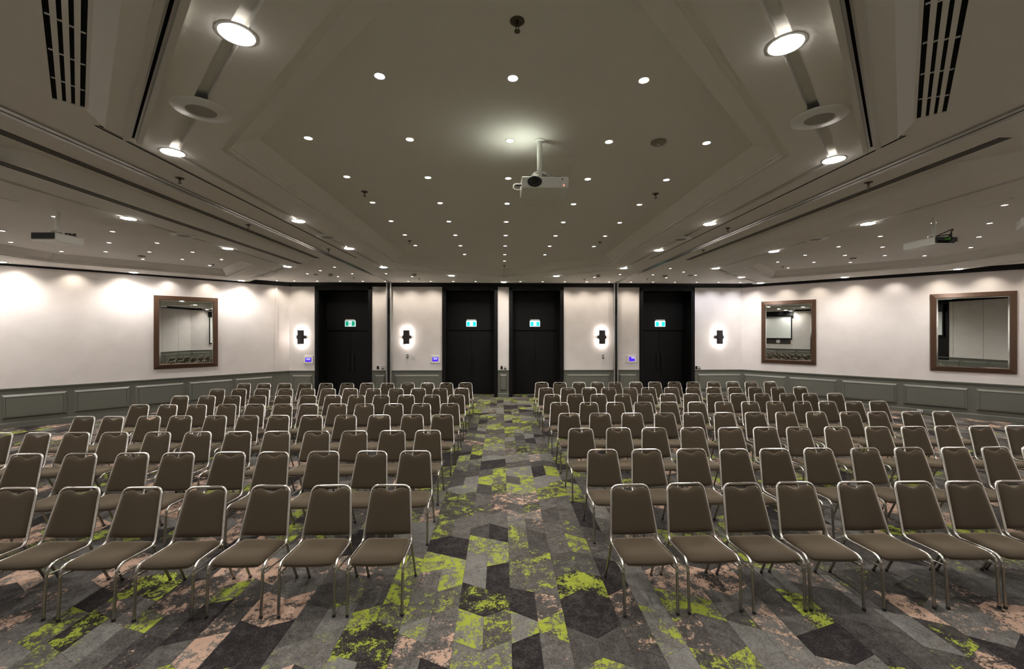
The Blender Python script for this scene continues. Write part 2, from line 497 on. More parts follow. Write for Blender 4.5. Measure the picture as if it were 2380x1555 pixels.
# ------------------------------------------------------------------ doors (set 0.7 m deep in black linings)
DEEP = .70
def door(n, u0, u1, label):
    root = bpy.data.objects.new('door_%d' % n, None); link(root); tag(root, label, kind='structure')
    W_ = wb; F = .125
    mb = MB()
    W_.box(mb, u0, u0 + F, -.04, .035, 0, CORN); W_.box(mb, u1 - F, u1, -.04, .035, 0, CORN); W_.box(mb, u0 + F, u1 - F, -.04, .035, CORN - F, CORN)
    W_.box(mb, u0 + .03, u0 + F - .035, .035, .05, 0, CORN - .03); W_.box(mb, u1 - F + .035, u1 - .03, .035, .05, 0, CORN - .03); W_.box(mb, u0 + .03, u1 - .03, .035, .05, CORN - F + .035, CORN - .03)
    mb.build('architrave', 'black_wood', root)
    mb = MB()
    W_.box(mb, u0 - .02, u0 + F - .012, -DEEP - .08, -.04, 0, CORN); W_.box(mb, u1 - F + .012, u1 + .02, -DEEP - .08, -.04, 0, CORN)
    W_.box(mb, u0 + F - .012, u1 - F + .012, -DEEP - .08, -.04, CORN - F + .012, CORN)
    mb.build('lining', 'black_wood', root)
    a, b = u0 + F - .012, u1 - F + .012
    zt = 2.34
    mb = MB(); W_.box(mb, a, b, -DEEP - .06, -DEEP + .03, zt + .01, CORN - F + .012)
    mb.build('header_panel', 'black_wood', root)
    mb = MB(); W_.box(mb, a, b, -DEEP + .03, -DEEP + .045, zt + .01, zt + .05)
    mb.build('transom_bead', 'black_wood', root)
    mid = (a + b) / 2
    for sgn, (l, r) in ((-1, (a + .004, mid - .004)), (1, (mid + .004, b - .004))):
        mb = MB(); W_.box(mb, l, r, -DEEP - .045, -DEEP, .006, zt)
        lf = mb.build('door_leaf', 'black_wood', root)
        h = MB(); uh = mid + sgn * .085
        W_.box(h, uh - .016, uh + .016, -DEEP + .045, -DEEP + .062, .88, 1.52)
        W_.box(h, uh - .010, uh + .010, -DEEP, -DEEP + .045, .93, .96); W_.box(h, uh - .010, uh + .010, -DEEP, -DEEP + .045, 1.44, 1.47)
        h.build('pull_handle', 'black_metal', lf)
    return root, mid
door_lab = ['black double door beside the single mirror wall', 'black double door by the aisle, on the single mirror side', 'black double door by the aisle, on the two mirror side', 'black double door beside the two mirror wall']
doors = [door(i + 1, a, b, door_lab[i]) for i, (a, b) in enumerate(door_u)]

# exit signs on the header panels
def exit_sign(i, mid, bright):
    w = wb
    z = 2.605
    c = w.p(mid + (0, 0, 0, 0)[i], -DEEP + .03, z)
    t = thing('exit_sign', ['green lit exit sign with running figure above the door beside the single mirror wall',
                            'glaring exit sign above the aisle door on the single mirror side',
                            'glaring exit sign above the aisle door on the two mirror side',
                            'glaring exit sign above the door beside the two mirror wall'][i], 'exit sign', c, 0, 'exit signs above the doors')
    mb = MB(); mb.box(-.165, .165, -.075, 0, .085, .135)
    mb.build('housing', 'sign_grey', t)
    mb = MB(); mb.box(-.185, .185, -.060, -.020, -.125, .085)
    f = mb.build('lit_panel', 'exit_glare' if bright else 'exit_white', t)
    for a, b in ((-.165, -.055), (.055, .165)):
        MB().box(a, b, -.063, -.0605, -.105, .05 if bright else .068).build('colour_field', 'exit_cyan' if bright else 'exit_green', f)
    fig = MB()
    def bar(x0, z0, x1, z1, wd):
        d = Vector((x1 - x0, 0, z1 - z0)).normalized(); s = Vector((-d.z, 0, d.x)) * wd
        a, b2 = Vector((x0, -.063, z0)), Vector((x1, -.063, z1))
        fig.add([a - s, b2 - s, b2 + s, a + s], [(0, 1, 2, 3)])
    bar(.004, .030, -.006, -.022, .012); bar(-.006, -.022, .026, -.052, .008); bar(.026, -.052, .020, -.090, .007)
    bar(-.006, -.022, -.022, -.060, .008); bar(-.022, -.060, -.045, -.066, .007); bar(.002, .024, -.030, .004, .006); bar(.004, .024, .032, .006, .006)
    fm = 'exit_white' if bright else 'exit_green'
    fig.build('running_figure', fm, f)
    MB().add([(.012 + .013 * math.cos(k * math.pi / 4), -.063, .050 + .013 * math.sin(k * math.pi / 4)) for k in range(8)], [tuple(range(8))]).build('figure_head', fm, f)
for i, (d, mid) in enumerate(doors): exit_sign(i, mid, i > 0)

# ------------------------------------------------------------------ ceiling
def hexa(side, xf):    # helper for mirrored polygons
    return [(xf(x), y) for x, y in side]
def mir_y(pts): return [(x, 2 * CYM - y) for x, y in pts]
def ccw(p):
    a = sum(p[i][0] * p[(i + 1) % len(p)][1] - p[(i + 1) % len(p)][0] * p[i][1] for i in range(len(p)))
    return p if a > 0 else p[::-1]
def central(hw, cf, cb):   # hexagon of half width hw, front apex y = cf, back apex y = cb
    return [(CX, cf), (CX + hw, cf + hw), (CX + hw, cb - hw), (CX, cb), (CX - hw, cb - hw), (CX - hw, cf + hw)]
def sidehex(s, xi, kin, xo, kout):
    """s=+1 right / -1 left; xi inner half distance, diag: y-|x|=kin ; outer diag: y+|x|=kout; xo outer distance"""
    ax = (kout - kin) / 2; ay = (kout + kin) / 2
    top = [(xi, xi + kin), (ax, ay), (xo, kout - xo)]
    pts = top + [(x, 2 * CYM - y) for x, y in reversed(top)]
    return ccw([(CX + s * x, y) for x, y in pts])
def roll(p, ref):   # start the loop at the vertex nearest to ref[0]
    k = min(range(len(p)), key=lambda i: (p[i][0] - ref[0][0]) ** 2 + (p[i][1] - ref[0][1]) ** 2)
    return p[k:] + p[:k]
LABS = {0: 'central dropped ceiling island with coffer', -1: 'dropped ceiling island by the single mirror wall', 1: 'dropped ceiling island by the two mirror wall'}
slab_U = {}
RING = {}
ceiling_root = None
def slab(key, outS, ring, cofO, cofI, parent):
    outU = offset(outS, .098)
    slab_U[key] = outU; RING[key] = ring
    cofO, cofI, ring = (roll(q, outS) for q in (cofO, cofI, ring))
    g0, g1 = offset(ring, .037), offset(ring, -.037)
    st = offset(cofO, -.055)
    st2 = offset(cofO, -.075)
    L = lambda p, z: [(x, y, z) for x, y in p]
    mb = MB()
    mb.loops([L(outU, ZU), L(outS, ZS), L(g0, ZS), L(g0, ZS + .055), L(g1, ZS + .055), L(g1, ZS), L(cofO, ZS), L(cofO, ZS + .022), L(st, ZS + .022), L(st, ZS + .045), L(st2, ZS + .045), L(st2, ZS + .06), L(cofI, ZC)], False, True)
    o = mb.build('ceiling_island', 'ceiling_paint', parent)
    o['label'] = LABS[key]
    return o
ceil_obj = bpy.data.objects.new('ceiling', bpy.data.meshes.new('ceiling'))
link(ceil_obj); tag(ceil_obj, 'off-white stepped ceiling with dropped islands and coffers', kind='structure')
slab(0, central(3.145, .12, 13.45), central(2.955, .725, 13.075), central(2.53, 1.12, 11.96), central(2.28, 1.52, 11.59), ceil_obj)
for s in (-1, 1):
    ko = 21.28 if s < 0 else 21.80
    slab(s, sidehex(s, 4.59, 5.15, 11.62, ko), sidehex(s, 5.25, 4.87, 11.45, 21.06 if s < 0 else 21.5), sidehex(s, 5.88, 4.10, 10.32, 19.92), sidehex(s, 6.15, 3.83, 10.05, 19.53), ceil_obj)
bm = bmesh.new()
for loop in [offset(ROOM, .18)] + [slab_U[k] for k in (0, -1, 1)]:
    vv = [bm.verts.new((x, y, ZU)) for x, y in loop]
    for i in range(len(vv)): bm.edges.new((vv[i], vv[(i + 1) % len(vv)]))
bmesh.ops.triangle_fill(bm, edges=bm.edges[:], use_beauty=True, use_dissolve=False)
for f in bm.faces:
    if f.normal.z > 0: f.normal_flip()
bm.to_mesh(ceil_obj.data); bm.free()
ceil_obj.data.materials.append(M['ceiling_paint'])

# ------------------------------------------------------------------ ceiling fixtures
def disc(mb, r, z, n=20): return mb.add([(r * math.cos(2 * math.pi * k / n), r * math.sin(2 * math.pi * k / n), z) for k in range(n)], [tuple(range(n))])
def make_big():
    o = thing('round_ceiling_light', 'x', 'ceiling light')
    MB().lathe([(.098, .002), (.098, -.002), (.084, -.0055)], 24, caps=(True, True)).build('back_plate', 'white_plastic', o, True, 40)
    MB().lathe([(.084, -.0055), (.074, -.0090), (.055, -.0110), (.030, -.0120), (.008, -.0122)], 24, caps=(False, True)).build('diffuser', 'led_diffuser', o, True)
    return o
big0 = make_big(); used = {}
led_data = bpy.data.lights.new('led_beam', 'SPOT')
led_data.energy = P_LED; led_data.color = (1.0, .965, .92)
led_data.spot_size = math.radians(158); led_data.spot_blend = .85; led_data.shadow_soft_size = .075
beam_data = bpy.data.lights.new('down_beam', 'SPOT')
beam_data.energy = P_DOWN; beam_data.color = (1.0, .93, .83)
beam_data.spot_size = math.radians(76); beam_data.spot_blend = .7; beam_data.shadow_soft_size = .02
def place(proto, name, loc, label, group=None, rz=0.0, z_off=0.0, beam=False):
    if proto.name not in used:
        used[proto.name] = 1; o = proto
    else: o = copy_tree(proto)
    o.location = loc; o.rotation_euler = (0, 0, rz)
    o['label'] = label
    if group: o['group'] = group
    if beam:
        bo = bpy.data.objects.new('down_beam', beam_data); link(bo, o); bo.location = (0, 0, -.012)
    return o
R = lambda x, y, z: (CX + x, y, z)
side_of = lambda x: 'single-mirror side' if x < 0 else 'two-mirror side'
blist = []
for s in (-1, 1):
    for y in (3.68, 5.92, 7.86, 10.12): blist.append((s * 2.955, y, 'central'))
    blist += [(s * 1.475, 11.60, 'central'), (s * 1.475, 2.21, 'central')]
blist += [(0, 13.075, 'central'), (0, .735, 'central')]
for s in (-1, 1):
    for y in (3.68, 5.85, 7.92, 10.1): blist.append((s * 5.25, y, 'side'))
    ax, ay = ((21.06 if s < 0 else 21.5) - 4.87) / 2, ((21.06 if s < 0 else 21.5) + 4.87) / 2
    blist += [(s * ax, ay - .05, 'side'), (s * 9.85, (21.06 if s < 0 else 21.5) - 9.85, 'side'), (s * 11.4, (21.06 if s < 0 else 21.5) - 11.45, 'side')]
    blist += [(s * 11.45, 7.9, 'side'), (s * 11.45, 5.8, 'side'), (s * 11.4, 3.7, 'side'), (s * 8.2, .7, 'side'), (s * 6.8, 2.1, 'side'), (s * 9.9, 2.2, 'side')]
    if s > 0: blist.append((6.86, 11.72, 'side'))
order = {}
for x, y, k in sorted(blist, key=lambda q: -q[1]):
    kk = (k, x < -.01, abs(x) < .01)
    order[kk] = order.get(kk, 0) + 1
    if k == 'central' and abs(x) < .01: lab = 'round white ceiling light on the central island, over the aisle at its ' + ('door' if y > 7 else 'front') + ' tip'
    else: lab = 'round white ceiling light on the %s island, number %s from the doors, %s' % ('central' if k == 'central' else 'outer', ORD[order[kk]], side_of(x))
    o = place(big0, 'round_ceiling_light', R(x, y, ZS), lab, 'large round lights along the ceiling islands')
    bo = bpy.data.objects.new('led_beam', led_data); link(bo, o); bo.location = (0, 0, -.016)
# the one unlit fitting on the single-mirror island
o = copy_tree(big0); o.location = R(-6.75, 11.62, ZS); o['label'] = 'unlit round ceiling fitting on the outer island near the single mirror wall'
for ch in o.children:
    if ch.name.startswith('diffuser'):
        ch.data = ch.data.copy(); ch.data.materials[0] = M['speaker_cloth']

def make_small(glow):
    o = thing('recessed_downlight', 'x', 'downlight')
    MB().lathe([(.044, .0), (.044, -.003), (.036, -.005), (.031, -.001)], 20).build('trim_ring', 'white_plastic', o, True, 40)
    MB().lathe([(.031, -.001), (.022, -.002), (.007, -.0025)], 16, caps=(False, True)).build('lamp', glow, o, True)
    return o
small0, cool0 = make_small('spot_glow'), make_small('spot_cool')
# grid in the central coffer
gr = [(2.84, (-1, 0, 1)), (3.77, (-2, -1, 0, 1, 2)), (4.70, (-2, -1, 0, 1, 2)), (5.63, (-2, -1, 0, 1, 2)), (6.57, (-2, -1, 0, 1, 2)), (7.50, (-2, -1, 0, 1, 2)), (8.42, (-2, -1, 0, 1, 2)), (9.36, (-1, 0, 1)), (10.22, (0,))]
for ri, (y, ks) in enumerate(reversed(gr)):
    for k in ks:
        cool = random.random() < .3
        where = 'over the aisle' if k == 0 else '%s from aisle, %s' % (('first', 'second')[abs(k) - 1], side_of(k))
        place(cool0 if cool else small0, 'recessed_downlight', R(k * .912, y, ZC), 'recessed downlight in central coffer, row %s from doors, %s' % (ORD[ri + 1], where), 'downlights in the central coffer', beam=True)
for s in (-1, 1):
    pts = []
    for i, x in enumerate((6.88, 7.81, 8.75, 9.69)):
        for j in range(8):
            y = 4.58 + j * .935
            if y < x + 3.83 - .32 and y + x < 19.53 - .3 and y > 13.8 - (x + 3.83) + .3: pts.append((x, y, i, j))
    for x, y, i, j in pts:
        place(cool0 if random.random() < .25 else small0, 'recessed_downlight', R(s * x, y, ZC), 'downlight in outer coffer, line %s from track, place %s from front, %s' % (ORD[i + 1], ORD[j + 1], side_of(s)), 'downlights in the outer coffers', beam=True)
# downlights in the upper ceiling by the doors; the row nearest the wall washes it
ulist = []
for s in (-1, 1):
    ulist += [(s * 4.45, 10.92), (s * 5.1, 11.56), (s * 4.44, 12.16), (s * 5.1, 12.8), (s * 3.44, 12.12), (s * 2.82, 12.76), (s * 5.75, 12.2)]
for n, (x, y) in enumerate(sorted(ulist, key=lambda q: (q[0] < 0, -q[1], abs(q[0])))):
    place(small0, 'recessed_downlight', R(x, y, ZU), 'small downlight between the ceiling islands, number %s from the doors, %s' % (ORD[n % 7 + 1], side_of(x)), 'downlights between the islands')
def wash_light(kind, loc, target, watts, col, label, spread=128, fix=True):
    o = place(small0 if kind == 'w' else cool0, 'recessed_downlight', loc, label, 'wall washing downlights')
    ld = bpy.data.lights.new('wash', 'SPOT'); ld.energy = watts; ld.color = col
    ld.spot_size = math.radians(spread); ld.spot_blend = .8; ld.shadow_soft_size = .02
    lo = bpy.data.objects.new('wash_beam', ld); link(lo, o)
    lo.location = (0, 0, -.012)
    d = Vector(target) - Vector(loc)
    lo.rotation_euler = d.to_track_quat('-Z', 'Y').to_euler()
    return o
WARM, COOL = (1.0, .90, .76), (.86, .92, 1.0)
for n, u in enumerate([k * .757 + .42 for k in range(21)]):
    p = wb.p(u, .50, ZU); q = wb.p(u, .17, 0)
    cool = u > 14.0
    wash_light('c' if cool else 'w', p, q, P_WASH * 1.3, (.92, .93, 1.0) if cool else WARM, 'wall-washing downlight along the door wall, number %s from the single-mirror end' % ORD[n + 1])
for nm, w, off, n0 in (('single mirror wall', wl, .27, 8), ('two mirror wall', wr, .34, 8)):
    n = n0; s = w.L / n
    for k in range(n):
        u = (k + .5) * s
        wash_light('w', w.p(u, off, ZU), w.p(u, off - .02, 0), P_WASH, WARM if k % 4 else (1, .93, .86), 'small downlight washing the %s, number %s from the doors' % (nm, ORD[(n - k) if w is wl else (k + 1)]), 112)
for nm, w, n in (('short side wall beyond the single mirror', wsl, 4), ('short side wall beyond the two mirrors', wsr, 4), ('wall facing the two mirrors', wfl, 5), ('wall facing the single mirror', wfr, 5)):
    s = w.L / n
    for k in range(n):
        u = (k + .5) * s
        wash_light('w', w.p(u, .32, ZU), w.p(u, .18, 0), P_WASH * .5, WARM, 'small downlight washing the %s, number %s along it' % (nm, ORD[k + 1]), 110)

# speakers over the groove
def make_speaker():
    o = thing('ceiling_speaker', 'x', 'speaker')
    MB().lathe([(.178, .004), (.178, -.005), (.171, -.010), (.118, -.012), (.110, -.017), (.096, -.017), (.092, -.010)], 32).build('bezel', 'white_plastic', o, True, 35)
    MB().lathe([(.092, -.010), (.06, -.012), (.01, -.013)], 24, caps=(False, True)).build('grille', 'speaker_cloth', o, True)
    return o
spk = make_speaker()
for x, y, nm in ((-2.2, 2.97, 'front corner, single mirror side'), (2.25, 2.96, 'front corner, two mirror side'), (-2.955, 6.89, 'long edge, single mirror side'), (2.955, 6.9, 'long edge, two mirror side')):
    place(spk, 'ceiling_speaker', R(x, y, ZS), 'round white ceiling speaker on the central island, ' + nm, 'ceiling speakers')
for s in (-1, 1):
    place(spk, 'ceiling_speaker', R(s * 5.25, 6.85, ZS), 'round ceiling speaker on the outer island beside the track, ' + side_of(s), 'ceiling speakers')
    place(spk, 'ceiling_speaker', R(s * 6.0, 10.87, ZS), 'round ceiling speaker on the outer island toward the doors, ' + side_of(s), 'ceiling speakers')

# sprinklers, detectors, sensors, hatches
def make_sprinkler():
    o = thing('fire_sprinkler', 'x', 'sprinkler')
    MB().lathe([(.042, 0), (.042, -.003), (.030, -.008), (.022, -.004)], 18, caps=(False, True)).build('escutcheon', 'sprinkler_brass', o, True, 40)
    mb = MB(); mb.cyl(0, 0, -.030, -.004, .009, .010, 10); mb.box(-.011, -.007, -.003, .003, -.055, -.028); mb.box(.007, .011, -.003, .003, -.055, -.028)
    mb.build('body', 'sprinkler_brass', o)
    MB().cyl(0, 0, -.060, -.056, .017, .017, 12).build('deflector', 'sprinkler_brass', o)
    return o
spr = make_sprinkler()
for x, y, z, nm in ((.01, 2.32, ZC, 'over the front of the central coffer'), (-1.79, 5.2, ZC, 'in the central coffer, single mirror side'), (1.88, 5.18, ZC, 'in the central coffer, two mirror side'), (0, 10.9, ZC, 'in the central coffer tip toward the doors'),
                    (-1.85, 8.0, ZC, 'at the far edge of the central coffer, single mirror side'), (1.85, 8.0, ZC, 'at the far edge of the central coffer, two mirror side'),
                    (-3.62, 4.63, ZU, 'between central island and track, single mirror side'), (-4.08, 6.62, ZU, 'between track and outer island, single mirror side'), (-3.62, 8.54, ZU, 'by the far end of the track, single mirror side'),
                    (4.08, 4.56, ZU, 'between track and outer island, two mirror side'), (3.62, 6.63, ZU, 'between central island and track, two mirror side'), (4.11, 8.43, ZU, 'by the far end of the track, two mirror side'),
                    (-4.72, 13.1, ZU, 'near the doors, single mirror side'), (4.6, 13.1, ZU, 'near the doors, two mirror side'), (-2.7, 13.2, ZU, 'near the aisle doors, single mirror side'), (2.6, 13.2, ZU, 'near the aisle doors, two mirror side'),
                    (-7.55, 10.9, ZC, 'in the outer coffer, single mirror side'), (7.5, 10.9, ZC, 'in the outer coffer, two mirror side')):
    place(spr, 'fire_sprinkler', R(x, y, z), 'small brass fire sprinkler ' + nm, 'ceiling sprinklers')
def make_sensor():
    o = thing('motion_sensor', 'x', 'sensor')
    MB().lathe([(.075, 0), (.075, -.010), (.062, -.016), (.055, -.016)], 20, caps=(False, True)).build('base', 'beige_plastic', o, True, 40)
    MB().lathe([(.050, -.016), (.048, -.045), (.032, -.060), (.008, -.066)], 18, caps=(False, True)).build('dome', 'beige_plastic', o, True, 40)
    return o
sen = make_sensor()
for x, y, nm in ((-5.1, 12.25, 'near the outer doors, single mirror side'), (-2.64, 12.19, 'near the aisle doors, single mirror side'), (2.82, 12.23, 'near the aisle doors, two mirror side'), (4.85, 12.27, 'near the outer doors, two mirror side')):
    place(sen, 'motion_sensor', R(x, y, ZU), 'domed beige ceiling sensor ' + nm, 'ceiling sensors')
def make_smoke():
    o = thing('smoke_detector', 'x', 'smoke detector')
    MB().lathe([(.070, 0), (.070, -.012), (.058, -.022), (.020, -.026)], 24, caps=(False, True)).build('cover', 'beige_plastic', o, True, 40)
    MB().lathe([(.012, -.0255), (.012, -.030), (.004, -.031)], 10, caps=(False, True)).build('indicator', 'white_plastic', o, True)
    return o
smk = make_smoke()
for x, y, z, nm in ((1.37, 3.76, ZC, 'in the central coffer beside the projector'), (-5.55, 12.3, ZU, 'in the upper ceiling, single mirror side'), (5.6, 12.2, ZU, 'in the upper ceiling, two mirror side'), (-8.4, 9.75, ZC, 'in the outer coffer, single mirror side'), (8.3, 9.6, ZC, 'in the outer coffer, two mirror side')):
    place(smk, 'smoke_detector', R(x, y, z), 'flat round smoke detector ' + nm, 'smoke detectors')
def hatch(x0, x1, y0, y1, label):
    o = thing('access_hatch', label, 'hatch', R((x0 + x1) / 2, (y0 + y1) / 2, ZC), 0, 'ceiling access hatches')
    w, d = (x1 - x0) / 2, (y1 - y0) / 2
    mb = MB(); e = .022
    mb.box(-w, w, -d, -d + e, -.006, 0); mb.box(-w, w, d - e, d, -.006, 0); mb.box(-w, -w + e, -d + e, d - e, -.006, 0); mb.box(w - e, w, -d + e, d - e, -.006, 0)
    mb.build('frame', 'ceiling_paint', o)
    MB().box(-w + e + .003, w - e - .003, -d + e + .003, d - e - .003, -.003, 0).build('panel', 'ceiling_paint', o)
hatch(.20, .70, 4.11, 4.62, 'square ceiling hatch above the middle projector')
hatch(.19, .70, 5.25, 5.75, 'square ceiling hatch behind the middle projector')
hatch(-6.62, -6.17, 5.24, 5.71, 'square ceiling hatch by the projector on the single mirror side')
hatch(6.20, 6.66, 5.2, 5.66, 'square ceiling hatch by the projector on the two mirror side')

# partition tracks: two metal lips and a black channel
def track(a, b, z, width, label, skew=0.0, lip='track_metal'):
    A, B = Vector((*a, 0)), Vector((*b, 0)); L = (B - A).length
    o = thing('partition_track', label, 'track', (A.x, A.y, z), math.atan2(B.y - A.y, B.x - A.x), 'partition wall tracks')
    h = width / 2
    dp = .034 if lip == 'track_paint' else .012
    for s in (-1, 1):
        y0, y1 = sorted((s * (h - .034 if lip == 'track_paint' else .010), s * h))
        MB().box(0, L, y0, y1, -dp, 0).build('track_lip', lip, o)
        if lip == 'track_paint':
            y0, y1 = sorted((s * .008, s * (h - .034)))
            MB().box(.02, L, y0, y1, -.012, 0).build('track_rail', 'track_metal', o)
    MB().box(0.02, L, -.010, .010, -.003, 0).build('channel', 'black_void', o)
for s in (-1, 1):
    track((CX + s * 3.88, YF + .12), (CX + s * 3.88, YB - .11), ZU, .125, 'long straight metal partition track on the ceiling, ' + side_of(s))
    track((CX + s * 3.08, 3.08 + .35), (CX + s * .35, .35 + .35), ZS, .115, 'diagonal partition track over the front corner, ' + side_of(s), 0.0, 'track_paint')
def slots(x0, x1, y0, y1, z, n, label, skew=0.0):
    o = thing('slot_diffuser', label, 'air vent', (CX + (x0 + x1) / 2, y0, z), 0, 'linear slot air diffusers')
    w = (x1 - x0) / 2; L = y1 - y0
    MB().box(-w - .012, w + .012, 0, L, -.002, 0).build('frame', 'ceiling_paint', o)
    p = 2 * w / n
    for k in range(n):
        c = -w + p * (k + .5)
        MB().box(c - p * .3, c + p * .3, .02, L - .02, -.0035, -.001).build('slot', 'black_void', o)
for s in (-1, 1):
    a, b = sorted((s * 4.25, s * 4.37)); slots(a, b, 3.45, 9.62, ZU, 4, 'four-line slot diffuser beside the outer ceiling island, ' + side_of(s))
    a, b = sorted((s * 3.29, s * 3.42)); slots(a, b, 3.44, 9.57, ZU, 4, 'four-line slot diffuser beside the central ceiling island, ' + side_of(s))
slots(-4.80, -4.67, 3.3, 9.7, ZS, 3, 'dark slot diffuser set in the outer island, single mirror side')
# return air grilles along the front diagonals
for s in (-1, 1):
    A = Vector((CX + s * 3.262, 3.115, ZU)); d = Vector((-s, -1, 0)).normalized()
    L = 2.9
    o = thing('return_air_grille', 'long return air grille with four black slots over the front corner, ' + side_of(s), 'air vent', A, math.atan2(d.y, d.x), 'return air grilles')
    h = .092
    mb = MB(); mb.box(0, L, -h, h, -.004, 0); mb.build('backing', 'black_void', o)
    edges = [-h, -h + .012]
    mb = MB(); mb.box(-.012, L + .012, -h - .012, -h + .010, -.012, 0); mb.box(-.012, L + .012, h - .010, h + .012, -.012, 0); mb.box(-.012, .004, -h + .010, h - .010, -.012, 0); mb.box(L - .004, L + .012, -h + .010, h - .010, -.012, 0)
    mb.build('frame', 'ceiling_paint', o)
    for k in range(3):
        c = -.0445 + k * .0445
        MB().box(.004, L - .004, c - .0125, c + .0125, -.011, -.003).build('slat', 'ceiling_paint', o)
    for k in range(4):
        c = -.066 + k * .0445
        for j in range(7): MB().box(.36 + j * .4 - k * .02, .372 + j * .4 - k * .02, c - .0105, c + .0105, -.009, -.003).build('divider', 'ceiling_paint', o)

# partition jambs on the back wall
for s, pa, pb in ((-1, 899.5, 911.5), (1, 1424.5, 1435)):
    u0, u1 = wb.hit(pa)[0], wb.hit(pb)[0]
    o = bpy.data.objects.new('partition_jamb', None); link(o)
    tag(o, 'tall aluminium partition jamb between the doors, ' + side_of(s), 'jamb', 'partition jambs')
    o.location = wb.p((u0 + u1) / 2, 0, 0)
    h = (u1 - u0) / 2
    for k in (-1, 1):
        a, b = sorted((k * h, k * (h - .042)))
        MB().box(a, b, -.125, 0, 0, ZU - .001).build('jamb_strip', 'track_metal', o)
    MB().box(-h + .042, h - .042, -.108, 0, 0, ZU - .001).build('seal', 'black_metal', o)
    MB().box(-.03, .03, -.118, -.108, 2.9, 3.45).build('latch_plate', 'black_void', o)

# ------------------------------------------------------------------ mirrors
def mirror(w, pts, label):
    us = [w.hit(*p) for p in pts]
    u0, u1 = min(q[0] for q in us), max(q[0] for q in us)
    z0, z1 = 1.225, 3.33
    o = bpy.data.objects.new('wall_mirror', None); link(o); tag(o, label, 'mirror', 'framed wall mirrors')
    o.location = w.p((u0 + u1) / 2, 0, (z0 + z1) / 2)
    o.rotation_euler = (0, 0, math.atan2(w.u.y, w.u.x))
    side = 1 if (Vector((-w.u.y, w.u.x, 0)).dot(w.n) > 0) else -1     # local +y or -y is into the room
    h, v = (u1 - u0) / 2, (z1 - z0) / 2
    F = .115
    Y = lambda n: side * n
    def ringbar(a, b):   # mitred bar in the local x-z plane
        pass
    outer = [(-h, -v), (h, -v), (h, v), (-h, v)]
    inner = [(-h + F, -v + F), (h - F, -v + F), (h - F, v - F), (-h + F, v - F)]
    for i in range(4):
        j = (i + 1) % 4
        mb = MB()
        A, B, C_, D = outer[i], outer[j], inner[j], inner[i]
        f = lambda q, n: (q[0], Y(n), q[1])
        mb.add([f(A, 0), f(B, 0), f(C_, 0), f(D, 0), f(A, .030), f(B, .030), f(C_, .048), f(D, .048)],
               [(0, 3, 2, 1), (4, 5, 6, 7), (0, 1, 5, 4), (1, 2, 6, 5), (2, 3, 7, 6), (3, 0, 4, 7)])
        mb.build('frame_bar', 'frame_bronze', o)
    i0 = [(-h + F, -v + F), (h - F, -v + F), (h - F, v - F), (-h + F, v - F)]
    e = .035
    i1 = [(-h + F + e, -v + F + e), (h - F - e, -v + F + e), (h - F - e, v - F - e), (-h + F + e, v - F - e)]
    mb = MB(); mb.add([(q[0], Y(.030), q[1]) for q in i1], [(0, 1, 2, 3)]); mb.build('mirror_glass', 'mirror_glass', o)
    mb = MB(); mb.loops([[(q[0], Y(.024), q[1]) for q in i0], [(q[0], Y(.030), q[1]) for q in i1]]); mb.build('bevelled_edge', 'mirror_bevel', o)
mirror(wl, [(357, 690), (506, 690)], 'bronze framed mirror, the only one on its angled wall')
mirror(wr, [(1770, 700), (1897, 700)], 'bronze framed mirror nearer the doors on the two mirror wall')
mirror(wr, [(2162, 680), (2364, 680)], 'bronze framed mirror farther from the doors on the two mirror wall')

# ------------------------------------------------------------------ back wall fittings
def on_back(px, py, n=0.0):
    u, z = wb.hit(px, py); return wb.p(u, n, z)
def sconce(px, label):
    o = thing('wall_sconce', label, 'wall lamp', on_back(px, 783.5), 0, 'black wall sconces')
    mb = MB(); w, h, d = .112, .245, .10
    lps = []
    n = 8
    for z in (-h, h):
        ring = [(-w + 2 * w * k / n, -d - .028 * math.sin(math.pi * k / n), z) for k in range(n + 1)] + [(w - 2 * w * k / n, -d + .012 - .028 * math.sin(math.pi * (1 - k / n)), z) for k in range(n + 1)]
        lps.append(ring)
    mb.loops(lps, True, True); mb.build('shield', 'sconce_metal', o)
    MB().box(-.142, .142, -.098, 0, -.062, .062).build('bracket', 'sconce_metal', o)
    for s in (-1, 1):
        MB().box(-.075, .075, -.075, -.045, *sorted((s * .105, s * .225))).build('lamp', 'sconce_lamp', o)
for px, lab in ((702, 'black wall sconce beside the single mirror wall'), (946, 'black wall sconce between outer and aisle doors, single mirror side'), (1398, 'black wall sconce between aisle and outer doors, two mirror side'), (1669.5, 'black wall sconce beside the two mirror wall')):
    sconce(px, lab)
def touch(px, py, label, mode):
    o = thing('touch_panel', label, 'control panel', on_back(px, py), 0, 'wall touch panels')
    MB().box(-.155, .155, -.03, 0, -.128, .128).build('housing', 'white_plastic', o)
    MB().box(-.103, .103, -.0325, -.030, -.072, .078).build('screen', 'touch_blue', o)
    mb = MB()
    if mode: mb.box(-.02, .103, -.0345, -.0325, .022, .078)
    else:
        mb.box(-.065, -.004, -.0345, -.0325, -.012, .048); mb.box(.004, .065, -.0345, -.0325, -.012, .048); mb.box(-.095, .095, -.0345, -.0325, .062, .072)
    mb.build('screen_tiles', 'touch_pale', o)
touch(717.5, 836, 'white touch panel with blue screen beside the single mirror wall door', 0)
touch(1012, 835, 'white touch panel with blue screen beside the aisle door', 0)
touch(1468, 834.5, 'white touch panel with blue and pale blocks on its screen', 1)
def plate(name, px, py, w, h, material, label, cat, extra=None, group=None):
    o = thing(name, label, cat, on_back(px, py), 0, group)
    MB().box(-w, w, -.014, 0, -h, h).build('plate', material, o)
    if extra: extra(o)
    return o
